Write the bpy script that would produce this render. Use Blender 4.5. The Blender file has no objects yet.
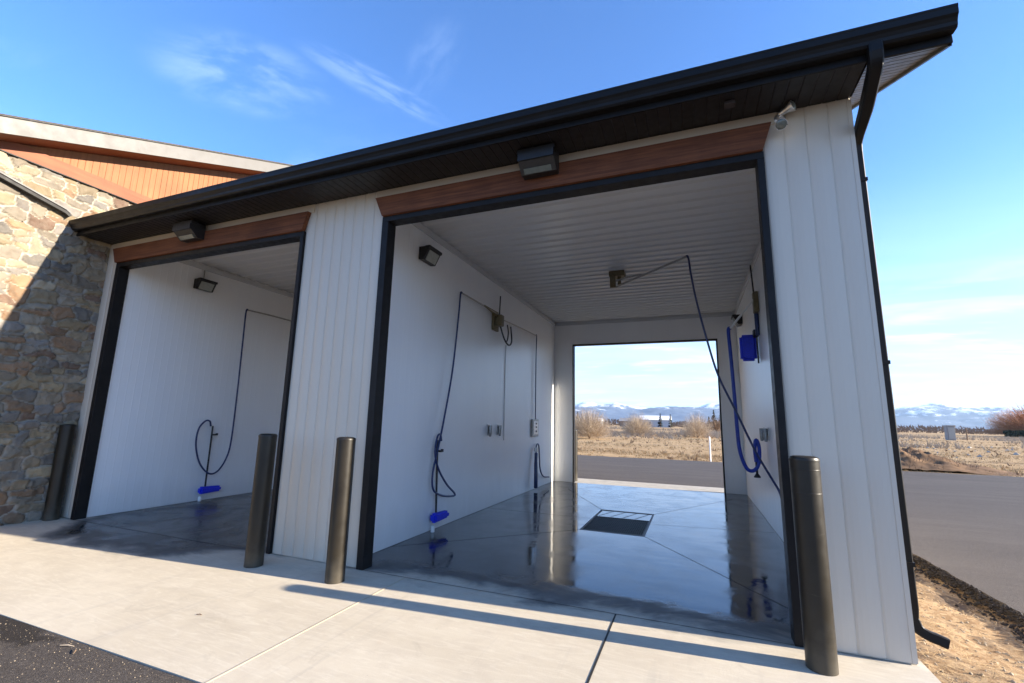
import bpy, bmesh, math, random
import numpy as np
from mathutils import Vector, Matrix, noise
random.seed(7); rng=np.random.default_rng(11)
S=bpy.context.scene; COL=S.collection
R=math.radians

# ------------------------------------------------------------------ materials
def nmat(name):
    m=bpy.data.materials.new(name); m.use_nodes=True
    nt=m.node_tree; b=nt.nodes['Principled BSDF']
    return m,nt,b
def N(nt,t,**k):
    n=nt.nodes.new(t)
    for a,v in k.items():
        if a in n.inputs: n.inputs[a].default_value=v
        else: setattr(n,a,v)
    return n
def pos(nt,scale=(1,1,1)):
    g=nt.nodes.new('ShaderNodeNewGeometry'); mp=nt.nodes.new('ShaderNodeMapping')
    mp.inputs['Scale'].default_value=scale
    nt.links.new(g.outputs['Position'],mp.inputs['Vector']); return mp.outputs['Vector']
def nz(nt,vec,scale,detail=4,rough=.55,dist=0):
    n=N(nt,'ShaderNodeTexNoise'); n.inputs['Scale'].default_value=scale
    n.inputs['Detail'].default_value=detail; n.inputs['Roughness'].default_value=rough
    n.inputs['Distortion'].default_value=dist
    nt.links.new(vec,n.inputs['Vector']); return n.outputs['Fac']
def mr(nt,v,a,b,c=0,d=1,smooth=False):
    n=N(nt,'ShaderNodeMapRange'); n.interpolation_type='SMOOTHSTEP' if smooth else 'LINEAR'
    for i,x in zip((1,2,3,4),(a,b,c,d)): n.inputs[i].default_value=x
    nt.links.new(v,n.inputs[0]); return n.outputs[0]
def mixc(nt,f,a,b,mode='MIX'):
    n=nt.nodes.new('ShaderNodeMix'); n.data_type='RGBA'; n.blend_type=mode
    for s,v in ((0,f),(6,a),(7,b)):
        if isinstance(v,bpy.types.NodeSocket): nt.links.new(v,n.inputs[s])
        elif s==0: n.inputs[0].default_value=v
        else: n.inputs[s].default_value=(*v,1) if len(v)==3 else v
    return n.outputs[2]
def mth(nt,op,a,b=None,c=None):
    n=nt.nodes.new('ShaderNodeMath'); n.operation=op
    for i,v in enumerate((a,b,c)):
        if v is None: continue
        if isinstance(v,bpy.types.NodeSocket): nt.links.new(v,n.inputs[i])
        else: n.inputs[i].default_value=v
    return n.outputs[0]
def bump(nt,b,h,strength=.3,dist=.01):
    n=N(nt,'ShaderNodeBump'); n.inputs['Strength'].default_value=strength; n.inputs['Distance'].default_value=dist
    nt.links.new(h,n.inputs['Height']); nt.links.new(n.outputs['Normal'],b.inputs['Normal'])
def setb(b,nt,col=None,rough=None,**k):
    for key,v in (('Base Color',col),('Roughness',rough)):
        if v is None: continue
        if isinstance(v,bpy.types.NodeSocket): nt.links.new(v,b.inputs[key])
        else: b.inputs[key].default_value=(*v,1) if key=='Base Color' else v
    for kk,v in k.items(): b.inputs[kk.replace('_',' ')].default_value=v

def simple(name,col,rough=.5,var=.12,scale=6,metal=0,spec=.5,bmp=0,stretch=(1,1,1),bscale=60):
    m,nt,b=nmat(name); v=pos(nt,stretch)
    n=nz(nt,v,scale,5); f=mr(nt,n,.3,.7)
    c=mixc(nt,f,tuple(x*(1-var) for x in col),tuple(min(1,x*(1+var)) for x in col))
    rr=mr(nt,nz(nt,v,scale*2.3,3),.3,.7,rough*.85,min(1,rough*1.15))
    setb(b,nt,c,rr,Metallic=metal,Specular_IOR_Level=spec)
    if bmp: bump(nt,b,nz(nt,v,bscale,4),bmp,.004)
    return m
M={}
M['panel']=simple('white_panel',(.55,.49,.40),.45,.04,1.2,stretch=(1,1,.35))
def wallmat():
    m,nt,b=nmat('wash_wall_panel'); v=pos(nt,(1,1,.25)); g=pos(nt)
    f=mr(nt,nz(nt,v,2.2,5),.3,.7)
    c=mixc(nt,f,(.79,.79,.79),(.83,.83,.82))
    sep=N(nt,'ShaderNodeSeparateXYZ'); nt.links.new(g,sep.inputs[0])
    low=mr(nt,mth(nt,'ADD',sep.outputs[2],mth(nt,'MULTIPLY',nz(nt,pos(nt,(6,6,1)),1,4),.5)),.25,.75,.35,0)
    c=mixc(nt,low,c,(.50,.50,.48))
    setb(b,nt,c,.33,Coat_Weight=.1,Coat_Roughness=.25)
    return m
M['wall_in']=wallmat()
M['ceil']=simple('ceiling_panel',(.56,.56,.56),.36,.0,.3)
_b=M['ceil'].node_tree.nodes['Principled BSDF']; M['ceil'].node_tree.links.remove(_b.inputs['Roughness'].links[0]); _b.inputs['Roughness'].default_value=.27
M['dark']=simple('dark_bronze_metal',(.008,.007,.0065),.45,.2,5,spec=.2)
M['soffit']=simple('bronze_soffit',(.010,.008,.008),.5,.2,8)
M['rsoffit']=simple('rake_soffit',(.045,.038,.040),.5,.15,8,spec=.3)
M['jamb']=simple('charcoal_trim',(.012,.011,.011),.5,.2,6,spec=.18)
M['bollard']=simple('bronze_sleeve',(.024,.018,.010),.40,.25,4,bmp=.06,bscale=90,spec=.45)
def bollmat():
    m,nt,b=nmat('bronze_sleeve'); g=pos(nt); sep=N(nt,'ShaderNodeSeparateXYZ'); nt.links.new(g,sep.inputs[0])
    c=mixc(nt,mr(nt,nz(nt,g,5,5),.3,.7),(.012,.009,.0055),(.020,.0155,.009))
    sc=mr(nt,nz(nt,pos(nt,(3,3,14)),3,6,.7),.62,.70,0,.5); c=mixc(nt,sc,c,(.045,.037,.026))
    d=mth(nt,'ADD',sep.outputs[2],mth(nt,'MULTIPLY',nz(nt,g,9,5),.35)); c=mixc(nt,mr(nt,d,.16,.42,.5,0),c,(.11,.095,.07))
    setb(b,nt,c,mr(nt,nz(nt,g,12,5),.3,.7,.36,.5),Specular_IOR_Level=.35); return m
M['bollard']=bollmat()
M['black']=simple('black_rubber',(.012,.012,.014),.45,.2,20)
M['hose']=simple('navy_hose',(.012,.025,.10),.38,.15,20)
M['bluehose']=simple('blue_hose',(.01,.04,.34),.35,.1,20)
M['bluehead']=simple('blue_brush',(.01,.03,.62),.5,.2,60,bmp=.5,bscale=120)
M['lens']=simple('glass_lens',(.12,.13,.11),.12,.1,30)
M['lens_pale']=simple('pale_lens',(.30,.32,.29),.2,.1,30)
M['alu']=simple('aluminium',(.6,.6,.6),.3,.1,20,metal=.8)
M['steel']=simple('worn_steel',(.32,.31,.29),.4,.2,30,metal=.5)
M['brass']=simple('aged_bracket',(.16,.13,.07),.5,.2,30,metal=.3)
M['whiteplastic']=simple('white_plastic',(.75,.75,.72),.4,.05,10)
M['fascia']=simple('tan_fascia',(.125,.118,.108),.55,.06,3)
M['shingle']=simple('grey_shingle',(.06,.055,.05),.9,.4,30,bmp=.6,bscale=25)
M['cream']=simple('cream_flashing',(.50,.43,.33),.5,.04,2)
M['concrete_edge']=simple('old_concrete',(.4,.37,.32),.85,.15,5,bmp=.2)

def wood(name,a,b_,axis,rough=.6,boards=None,spec=.3):
    m,nt,b=nmat(name)
    st={'x':(.6,14,14),'z':(14,14,.6),'y':(14,.6,14)}[axis]
    v=pos(nt,st); n=nz(nt,v,2.4,6,.65,.4); big=nz(nt,pos(nt),2.5,3)
    c=mixc(nt,mr(nt,n,.3,.72),a,b_)
    c=mixc(nt,mr(nt,big,.35,.7,0,.45),c,tuple(x*.6 for x in a))
    if boards:
        g=pos(nt); sep=N(nt,'ShaderNodeSeparateXYZ'); nt.links.new(g,sep.inputs[0])
        fl=mth(nt,'FLOOR',mth(nt,'DIVIDE',sep.outputs[1],boards))
        wn=N(nt,'ShaderNodeTexWhiteNoise'); wn.noise_dimensions='1D'; nt.links.new(fl,wn.inputs['W'])
        c=mixc(nt,mth(nt,'MULTIPLY',wn.outputs['Value'],.38),c,(.20,.075,.025))
    setb(b,nt,c,rough,Specular_IOR_Level=spec); bump(nt,b,n,.25,.004); return m
M['beam']=wood('stained_beam',(.07,.022,.010),(.23,.080,.031),'x',.75)
M['cedar']=wood('cedar_boards',(.225,.085,.030),(.31,.135,.053),'z',.6,boards=.09)
M['belt']=wood('cedar_belt_board',(.20,.058,.024),(.25,.085,.036),'y',.6)

# concrete with the wet wash-bay floor
def concrete():
    m,nt,b=nmat('slab_concrete'); g=pos(nt)
    sep=N(nt,'ShaderNodeSeparateXYZ'); nt.links.new(g,sep.inputs[0])
    X,Y=sep.outputs[0],sep.outputs[1]
    big=nz(nt,pos(nt,(.5,1.2,1)),1.1,6,.6,.6); mid=nz(nt,g,5,6,.6); fine=nz(nt,g,70,5,.7)
    dry=mixc(nt,mr(nt,big,.3,.7),(.49,.42,.315),(.59,.52,.405))
    dry=mixc(nt,mr(nt,mid,.45,.72,0,.5),dry,(.43,.37,.29))
    rust=mr(nt,nz(nt,pos(nt,(1,1,1)),2.2,3),.68,.8,0,.35)
    dry=mixc(nt,rust,dry,(.55,.36,.20))
    dry=mixc(nt,mr(nt,fine,.62,.8,0,.4),dry,(.30,.27,.23))
    spk=nz(nt,g,34,2); dry=mixc(nt,mr(nt,spk,.76,.8,0,.7),dry,(.12,.10,.08))
    # trowel swirls
    sw=nz(nt,pos(nt,(2.5,14,1)),1.1,5,.7,2.0); dry=mixc(nt,mr(nt,sw,.48,.72,0,.4),dry,(.70,.645,.53))
    st=mr(nt,nz(nt,pos(nt,(.8,.8,1)),2.6,8,.7,1.5),.60,.72,0,.45); dry=mixc(nt,st,dry,(.36,.31,.24))
    tm=mr(nt,nz(nt,pos(nt,(9,.35,1)),1.0,4,.6),.60,.70,0,.22); dry=mixc(nt,tm,dry,(.32,.29,.25))
    # wet front: y + wobble
    wob=mth(nt,'MULTIPLY',mth(nt,'SUBTRACT',nz(nt,pos(nt,(.9,1.6,1)),1.3,6,.62,.5),.5),1.1)
    # left bay leaks further out
    left=mr(nt,X,-2.0,-3.2,0,1,True)
    inner=mr(nt,X,-5.9,-5.0,0,1,True)
    edge=mth(nt,'ADD',mth(nt,'MULTIPLY',mth(nt,'MULTIPLY',left,inner),.72),-.12)
    yy=mth(nt,'ADD',mth(nt,'ADD',Y,wob),edge)
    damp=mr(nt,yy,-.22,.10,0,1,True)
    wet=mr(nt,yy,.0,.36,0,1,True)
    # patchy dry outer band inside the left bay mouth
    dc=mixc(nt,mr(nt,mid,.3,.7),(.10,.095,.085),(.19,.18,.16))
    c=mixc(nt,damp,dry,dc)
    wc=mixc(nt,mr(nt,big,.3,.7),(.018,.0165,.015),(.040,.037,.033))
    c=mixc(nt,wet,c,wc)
    film=mr(nt,nz(nt,pos(nt,(1,.8,1)),2.1,7,.65,.4),.40,.58,0,1,True)
    rwet=mth(nt,'ADD',mth(nt,'ADD',.06,mr(nt,X,-1.0,-2.0,0,.12)),mth(nt,'MULTIPLY',mth(nt,'SUBTRACT',1,film),.13))
    rdry=mr(nt,mid,.3,.7,.72,.9)
    mixr=nt.nodes.new('ShaderNodeMix'); mixr.data_type='FLOAT'
    nt.links.new(wet,mixr.inputs[0]); nt.links.new(rdry,mixr.inputs[2]); nt.links.new(rwet,mixr.inputs[3])
    setb(b,nt,c,mixr.outputs[0],IOR=1.6)
    h=mth(nt,'ADD',mth(nt,'MULTIPLY',fine,mth(nt,'SUBTRACT',1,mth(nt,'MULTIPLY',wet,.97))),
          mth(nt,'MULTIPLY',nz(nt,pos(nt,(1,2.2,1)),1.6,2,.4),mth(nt,'MULTIPLY',wet,2.0)))
    bump(nt,b,h,.32,.004); return m
M['slab']=concrete()
def asphalt():
    m,nt,b=nmat('asphalt'); g=pos(nt)
    fine=nz(nt,g,120,4,.8); big=nz(nt,pos(nt,(.35,1,1)),.9,6,.6,.4)
    c=mixc(nt,mr(nt,big,.3,.7),(.058,.048,.042),(.085,.071,.061))
    c=mixc(nt,mr(nt,fine,.52,.68,0,.8),c,(.19,.165,.145)); c=mixc(nt,mr(nt,nz(nt,g,75,3,.7),.5,.36,0,.6),c,(.03,.026,.024))
    c=mixc(nt,mr(nt,nz(nt,pos(nt,(.12,1,1)),1.8,5),.50,.72,0,.5),c,(.115,.097,.083))
    sp=nz(nt,g,38,2); c=mixc(nt,mr(nt,sp,.7,.78,0,.45),c,(.26,.23,.19))
    # damp oily patch by the slab's left corner
    mp=N(nt,'ShaderNodeMapping'); mp.inputs['Location'].default_value=(2.45,2.18,0)
    ge=nt.nodes.new('ShaderNodeNewGeometry'); nt.links.new(ge.outputs['Position'],mp.inputs['Vector'])
    mp.inputs['Scale'].default_value=(1,3.2,1)
    mp.inputs['Location'].default_value=(2.35,2.14*3.2,0)
    ln=N(nt,'ShaderNodeVectorMath'); ln.operation='LENGTH'; nt.links.new(mp.outputs[0],ln.inputs[0])
    d=mth(nt,'ADD',ln.outputs['Value'],mth(nt,'MULTIPLY',mth(nt,'SUBTRACT',nz(nt,g,5,5),.5),1.0))
    damp=mr(nt,d,.75,.6,0,1,True)
    c=mixc(nt,mth(nt,'MULTIPLY',damp,.8),c,(.016,.012,.010))
    setb(b,nt,c,.85,Specular_IOR_Level=.3); bump(nt,b,fine,.9,.008); return m
M['asphalt']=asphalt()
def field():
    m,nt,b=nmat('dry_field'); g=pos(nt)
    big=nz(nt,pos(nt,(.3,1,1)),.09,6,.6,.3); mid=nz(nt,pos(nt,(.35,1.4,1)),.7,6,.65); fine=nz(nt,g,9,6,.75)
    c=mixc(nt,mr(nt,big,.32,.68),(.36,.225,.11),(.47,.33,.18))
    c=mixc(nt,mr(nt,mid,.42,.7,0,.75),c,(.30,.20,.105))
    c=mixc(nt,mr(nt,fine,.45,.75,0,.6),c,(.48,.36,.21))
    c=mixc(nt,mr(nt,nz(nt,pos(nt,(.06,.8,1)),.35,5),.58,.68,0,.7),c,(.16,.11,.065))
    setb(b,nt,c,1,Specular_IOR_Level=.1); bump(nt,b,fine,.8,.06); return m
M['field']=field()
def gravel():
    m,nt,b=nmat('gravel_strip'); g=pos(nt)
    vo=N(nt,'ShaderNodeTexVoronoi'); vo.inputs['Scale'].default_value=26; nt.links.new(g,vo.inputs['Vector'])
    hs=N(nt,'ShaderNodeSeparateColor'); nt.links.new(vo.outputs['Color'],hs.inputs[0])
    c=mixc(nt,hs.outputs[0],(.27,.17,.09),(.42,.30,.175))
    c=mixc(nt,mr(nt,nz(nt,g,1.7,6,.7),.5,.62,0,.85),c,(.11,.08,.06))
    c=mixc(nt,mr(nt,nz(nt,g,14,4),.55,.7,0,.6),c,(.48,.34,.19))
    setb(b,nt,c,1,Specular_IOR_Level=.15); bump(nt,b,nz(nt,g,40,5,.75),.9,.02); return m
M['gravel']=gravel()
M['dirt']=simple('brown_dirt',(.17,.105,.06),1,.35,3,spec=.1,bmp=.8,bscale=8)
M['twig']=simple('pale_twigs',(.47,.375,.27),.9,.2,3,spec=.1)
M['twig_dark']=simple('brown_twigs',(.22,.15,.10),.9,.2,3,spec=.1)
M['twig_orange']=simple('orange_twigs',(.52,.25,.12),.9,.25,.3,spec=.1)
M['straw']=simple('straw',(.52,.37,.20),.95,.25,1.5,spec=.1)
M['conifer']=simple('dark_conifer',(.035,.045,.03),.9,.3,2,spec=.1)
M['barn']=simple('blue_grey_siding',(.36,.42,.48),.7,.06,1)
M['barn_roof']=simple('white_roof',(.80,.80,.80),.5,.05,1)
M['greybox']=simple('grey_paint',(.25,.24,.23),.6,.1,2)
M['brown_wall']=simple('brown_siding',(.25,.18,.13),.8,.15,1)
M['postwhite']=simple('white_post_paint',(.85,.85,.85),.5,.03,5)
M['rock']=simple('pale_rock',(.45,.40,.33),.95,.2,3,spec=.1)
M['pebble']=simple('pebble',(.30,.24,.17),.9,.5,40,spec=.2)
M['sealant']=simple('tan_sealant',(.50,.42,.30),.8,.1,20)
M['joint']=simple('dark_joint',(.02,.018,.017),.7,.2,20)
def stonemat():
    m,nt,b=nmat('rubble_stone'); a=N(nt,'ShaderNodeAttribute'); a.attribute_name='stone'; g=pos(nt)
    n=nz(nt,g,14,6,.7); c=mixc(nt,mr(nt,n,.3,.75,0,.5),a.outputs['Color'],(.26,.215,.16))
    c=mixc(nt,mr(nt,nz(nt,g,6,5,.7,.5),.55,.75,0,.4),c,(.12,.085,.06))
    setb(b,nt,c,.9,Specular_IOR_Level=.25); bump(nt,b,nz(nt,g,45,6,.75),.8,.01); return m
M['stone']=stonemat()
def hillmat(name,snowbase,k):
    m,nt,b=nmat(name); g=pos(nt); a=N(nt,'ShaderNodeAttribute'); a.attribute_name='snow'
    n=nz(nt,g,.004,8,.7); s=mr(nt,mth(nt,'ADD',mth(nt,'MULTIPLY',a.outputs['Fac'],.7),mth(nt,'MULTIPLY',mth(nt,'SUBTRACT',n,.5),4.2)),.85,1.15,0,.85)
    c=mixc(nt,s,snowbase,(.85,.87,.9)); setb(b,nt,c,.9,Specular_IOR_Level=.1); return m
M['hill']=hillmat('foothill_scrub',(.10,.13,.19),1)

# ------------------------------------------------------------------ mesh helpers
class MB:
    def __init__(s): s.v=[]; s.f=[]; s.attr=None
    def add(s,vs,fs):
        o=len(s.v); s.v+= [tuple(map(float,p)) for p in vs]; s.f+=[tuple(i+o for i in f) for f in fs]; return s
    def box(s,a,b,bev=0):
        x0,x1=sorted((a[0],b[0])); y0,y1=sorted((a[1],b[1])); z0,z1=sorted((a[2],b[2]))
        if bev<=0:
            vs=[(x,y,z) for z in (z0,z1) for y in (y0,y1) for x in (x0,x1)]
            return s.add(vs,[(0,2,3,1),(4,5,7,6),(0,1,5,4),(2,6,7,3),(0,4,6,2),(1,3,7,5)])
        bm=bmesh.new(); bmesh.ops.create_cube(bm,size=1)
        for v in bm.verts: v.co=Vector(((x0+x1)/2+v.co.x*(x1-x0),(y0+y1)/2+v.co.y*(y1-y0),(z0+z1)/2+v.co.z*(z1-z0)))
        bmesh.ops.bevel(bm,geom=bm.edges[:],offset=bev,segments=2,affect='EDGES',profile=.5)
        return s.bm(bm)
    def bm(s,bm):
        bm.verts.index_update(); s.add([v.co for v in bm.verts],[tuple(v.index for v in f.verts) for f in bm.faces]); bm.free(); return s
    def prism(s,poly,axis,a,b):
        n=len(poly); vs=[]
        for t in (a,b):
            for p,q in poly:
                vs.append({'x':(t,p,q),'y':(p,t,q),'z':(p,q,t)}[axis])
        fs=[tuple(range(n-1,-1,-1)),tuple(range(n,2*n))]+[(i,(i+1)%n,n+(i+1)%n,n+i) for i in range(n)]
        return s.add(vs,fs)
    def tube(s,pts,r,seg=8,cap=True):
        P=[Vector(p) for p in pts]; n=len(P); rr=r if isinstance(r,(list,tuple)) else [r]*n
        t0=(P[1]-P[0]).normalized(); up=Vector((0,0,1)) if abs(t0.z)<.9 else Vector((1,0,0))
        nrm=t0.cross(up).normalized(); vs=[];
        for i in range(n):
            t=(P[min(i+1,n-1)]-P[max(i-1,0)]).normalized()
            nrm=(nrm-t*nrm.dot(t)); nrm=nrm.normalized() if nrm.length>1e-6 else t.orthogonal().normalized()
            bn=t.cross(nrm)
            for k in range(seg):
                a=2*math.pi*k/seg; vs.append(P[i]+(nrm*math.cos(a)+bn*math.sin(a))*rr[i])
        fs=[(i*seg+k,i*seg+(k+1)%seg,(i+1)*seg+(k+1)%seg,(i+1)*seg+k) for i in range(n-1) for k in range(seg)]
        if cap: fs+=[tuple(range(seg-1,-1,-1)),tuple(range((n-1)*seg,n*seg))]
        return s.add(vs,fs)
    def lathe(s,prof,c,axis=(0,0,1),seg=32):
        ax=Vector(axis).normalized(); u=ax.orthogonal().normalized(); w=ax.cross(u); c=Vector(c); vs=[]
        for r,h in prof:
            for k in range(seg):
                a=2*math.pi*k/seg; vs.append(c+ax*h+(u*math.cos(a)+w*math.sin(a))*max(r,1e-4))
        m=len(prof)
        fs=[(i*seg+k,i*seg+(k+1)%seg,(i+1)*seg+(k+1)%seg,(i+1)*seg+k) for i in range(m-1) for k in range(seg)]
        fs+=[tuple(range(seg-1,-1,-1)),tuple(range((m-1)*seg,m*seg))]
        return s.add(vs,fs)
    def build(s,name,mat,parent=None,smooth=False,fixn=True):
        me=bpy.data.meshes.new(name)
        off=Vector((0,0,0))
        if parent is not None:
            p=parent
            while p is not None: off+=Vector(p.location); p=p.parent
        me.from_pydata([(a-off.x,b-off.y,c-off.z) for a,b,c in s.v],[],s.f)
        if fixn:
            bm=bmesh.new(); bm.from_mesh(me); bmesh.ops.recalc_face_normals(bm,faces=bm.faces[:]); bm.to_mesh(me); bm.free()
        if smooth:
            me.polygons.foreach_set('use_smooth',[True]*len(me.polygons))
            try: me.set_sharp_from_angle(angle=R(38))
            except Exception: pass
        me.materials.append(mat); me.update()
        o=bpy.data.objects.new(name,me); COL.objects.link(o)
        if parent is not None: o.parent=parent
        return o
def crv(pts,n=10):
    P=[Vector(p) for p in pts]; P=[P[0]*2-P[1]]+P+[P[-1]*2-P[-2]]; out=[]
    for i in range(1,len(P)-2):
        a,b,c,d=P[i-1:i+3]
        for k in range(n):
            t=k/n; out.append(.5*((2*b)+(-a+c)*t+(2*a-5*b+4*c-d)*t*t+(-a+3*b-3*c+d)*t**3))
    out.append(P[-2]); return out
def tag(o,label=None,cat=None,group=None,kind=None):
    if label: o['label']=label
    if cat: o['category']=cat
    if group: o['group']=group
    if kind: o['kind']=kind
    return o
def thing(name,loc,label,cat,group=None):
    o=bpy.data.objects.new(name,None); COL.objects.link(o); o.location=loc; o.empty_display_size=.2
    return tag(o,label,cat,group)
def ribs(mb,axis,a0,a1,fixed,z0,z1,pitch,prof,sign,zfun=None):
    """vertical ribbed sheet; axis: direction it runs along; fixed: plane; sign: outward offset sign"""
    n=max(1,round((a1-a0)/pitch)); p=(a1-a0)/n; S_=[]
    for i in range(n):
        for s,d in prof: S_.append((a0+(i+s)*p,d))
    S_.append((a1,prof[0][1])); vs=[]
    for a,d in S_:
        q=fixed+sign*d; zt=zfun(a) if zfun else z1
        for z in (z0,zt): vs.append((a,q,z) if axis=='x' else (q,a,z))
    fs=[(2*i,2*i+2,2*i+3,2*i+1) for i in range(len(S_)-1)]
    mb.add(vs,fs)
def hribs(mb,x0,x1,y0,y1,z,pitch,prof,along='x',zf=None):
    """horizontal sheet whose ribs run along 'along'; offset d is downward"""
    a0,a1=(y0,y1) if along=='x' else (x0,x1); n=max(1,round((a1-a0)/pitch)); p=(a1-a0)/n; vs=[];S_=[]
    for i in range(n):
        for s,d in prof: S_.append((a0+(i+s)*p,d))
    S_.append((a1,prof[0][1]))
    for a,d in S_:
        zz=(zf(a) if zf else z)-d
        vs+= [(x0,a,zz),(x1,a,zz)] if along=='x' else [(a,y0,zz),(a,y1,zz)]
    mb.add(vs,[(2*i,2*i+2,2*i+3,2*i+1) for i in range(len(S_)-1)])
PF=[(0,-.009),(.09,-.002),(.28,.003),(.5,.005),(.72,.003),(.95,-.002)]
PI=[(0,0),(.4,0),(.5,.0016),(.6,0)]
PC=[(0,0),(.30,0),(.42,.022),(.72,.022),(.84,0)]
PS=[(0,-.006),(.08,0),(.92,0)]

# ------------------------------------------------------------------ dimensions (metres)
XS,XR=-6.177,3.928; YB=7.93
LA,LB,RA,RB=-5.86,-1.93,-.71,3.27        # outer edges of the two door trims
ZH=3.89; ZS=4.244; ZC=4.316
XG=4.408; YG=-.5615; ZG=4.434; SL=.444; YRID=3.965
def roofz(y): return 4.42+SL*((y+.47) if y<YRID else (2*YRID-y+.47))

# ------------------------------------------------------------------ ground
def struct(o): o['kind']='structure'; return o
mb=MB(); 
ys=[-60,-2.2,17.6,18.3,30,60,120,300,1000,4000,14000]; 
def gz(x,y): return -.17 if y<18.2 else -.04
xs=[-14000,-2000,-300,-60,60,300,2000,14000]
vs=[(x,y,gz(x,y)) for y in [-14000]+ys for x in xs]
k=len(xs); mb.add(vs,[(j*k+i,j*k+i+1,(j+1)*k+i+1,(j+1)*k+i) for j in range(len(ys)) for i in range(k-1)])
struct(mb.build('ground',M['field'],fixn=False))
def wob_edge(pts,amp,step=.25):
    out=[]
    for a,b in zip(pts[:-1],pts[1:]):
        L=math.dist(a,b); n=max(1,int(L/step)); 
        for i in range(n):
            t=i/n; x=a[0]+(b[0]-a[0])*t; y=a[1]+(b[1]-a[1])*t
            d=amp*(noise.noise(Vector((x*1.7,y*1.7,3)))) ; nx,ny=-(b[1]-a[1])/L,(b[0]-a[0])/L
            out.append((x+nx*d,y+ny*d))
    out.append(pts[-1]); return out
# one asphalt sheet wrapping the front, the right side and the back of the building
mb=MB()
xin=[(5.22,-2.03),(5.20,1.5),(5.14,4.0),(5.12,8.93)]
right_in=wob_edge(xin,.03,.12)
rj=random.Random(12); right_in=[(p[0]+rj.uniform(-.018,.018),p[1]) for p in right_in]
far=wob_edge([(60,17.95),(-60,18.05)],.22,.5)
mb.prism([(60,-2.03)]+[(60,17.95)]+ [p for p in far[1:-1] if p[0]>5.2]+[(5.12,18.0)]+right_in[::-1],'z',-.16,-.004)
mb.prism([(-60,8.93),(5.12,8.93),(5.12,18.0)]+[p for p in far[1:] if p[0]<5.1],'z',-.16,-.004)
fe=wob_edge([(-60,-2.03),(60,-2.03)],.012,.1)
mb.prism([(-60,-60),(60,-60)]+fe[::-1],'z',-.16,-.004)
struct(mb.build('asphalt_lot',M['asphalt']))
gzf=lambda x,y: -.045-.075*max(0,min(1,(x-4.2)/.9))+.030*noise.noise(Vector((x*2.5,y*2.5,0)))+.014*noise.noise(Vector((x*11,y*11,5)))
mb=MB(); gxn,gyn=60,300; x0,x1,y0,y1=3.9,5.4,-2.02,9.0
vs=[]
for j in range(gyn+1):
    for i in range(gxn+1):
        x=x0+(x1-x0)*i/gxn; y=y0+(y1-y0)*j/gyn
        vs.append((x,y,gzf(x,y)))
mb.add(vs,[(j*(gxn+1)+i,j*(gxn+1)+i+1,(j+1)*(gxn+1)+i+1,(j+1)*(gxn+1)+i) for j in range(gyn) for i in range(gxn)])
struct(mb.build('gravel_strip',M['gravel'],smooth=True))
# front apron, bay floor (with the drain opening), back apron
DX0,DX1,DY0,DY1=.98,1.905,2.80,4.52
mb=MB(); mb.box((-9,-2.022,-.2),(3.975,.0,0)); struct(mb.build('concrete_apron',M['slab']))
mb=MB()
for a,b in (((XS,0),(DX0,YB)),((DX1,0),(3.975,YB)),((DX0,0),(DX1,DY0)),((DX0,DY1),(DX1,YB))):
    mb.box((a[0],a[1]+.0,-.2),(b[0],b[1],-.0))
# keep one face layer: the boxes butt end to end
struct(mb.build('bay_floor',M['slab']))
mb=MB(); mb.box((-6.3,YB+.001,-.2),(3.975,8.925,-.002)); struct(mb.build('rear_apron',M['concrete_edge']))
mb=MB()
for x in (-.113,): mb.box((x-.007,-2.02,.0005),(x+.007,-.02,.003))
struct(mb.build('sealed_joint',M['sealant']))
def strip(mb,a,b,w=.007,z=.003):
    a=Vector((*a,0));b=Vector((*b,0)); d=(b-a).normalized(); n=Vector((-d.y,d.x,0))*w/2
    mb.add([(*(a+n).xy,z),(*(a-n).xy,z),(*(b-n).xy,z),(*(b+n).xy,z)],[(0,1,2,3)])
mb=MB(); strip(mb,(1.942,-2.02),(1.942,-.02),.014)
strip(mb,(DX0,DY0),(-.90,.85)); strip(mb,(DX1,DY0),(3.3,.75)); strip(mb,(DX0,DY1),(-.2,6.7)); strip(mb,(DX1,DY1),(3.3,7.0))
strip(mb,(DX1,3.66),(3.66,3.95)); strip(mb,(DX0,3.66),(-.9,3.66)); strip(mb,(-.7,-.015),(3.27,-.015),.008)
strip(mb,(-3.4,3.6),(-5.8,.8)); strip(mb,(-3.4,3.6),(-1.2,1.0)); strip(mb,(-5.8,-.015),(-1.93,-.015),.008)
struct(mb.build('floor_joints',M['joint']))

# ------------------------------------------------------------------ wash bay building
B=thing('wash_bay_building',(0,0,0),'two-bay open white ribbed-metal wash building with black gutter and dark bronze door trim','building')
def P(mb,name,mat,parent=B,smooth=False,label=None):
    o=mb.build(name,M[mat],parent,smooth)
    if label: o['label']=label
    return o
mb=MB()
for a,b in ((XS,LA),(LB,RA),(RB,XR)):
    mb.box((a,.012,0.0),(b,.10,ZS+.05)); ribs(mb,'x',a,b,0,.012,ZS,.152,PF,-1)
for a,b in ((LA,LB),(RA,RB)): mb.box((a,.012,ZH),(b,.10,ZS+.05))
P(mb,'front_wall','panel')
mb=MB()
for a,b in ((LA,LB),(RA,RB)): mb.box((a-.12,-.018,4.135),(b+.12,.010,ZS-.003))
P(mb,'header_flashing','cream')
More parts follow.
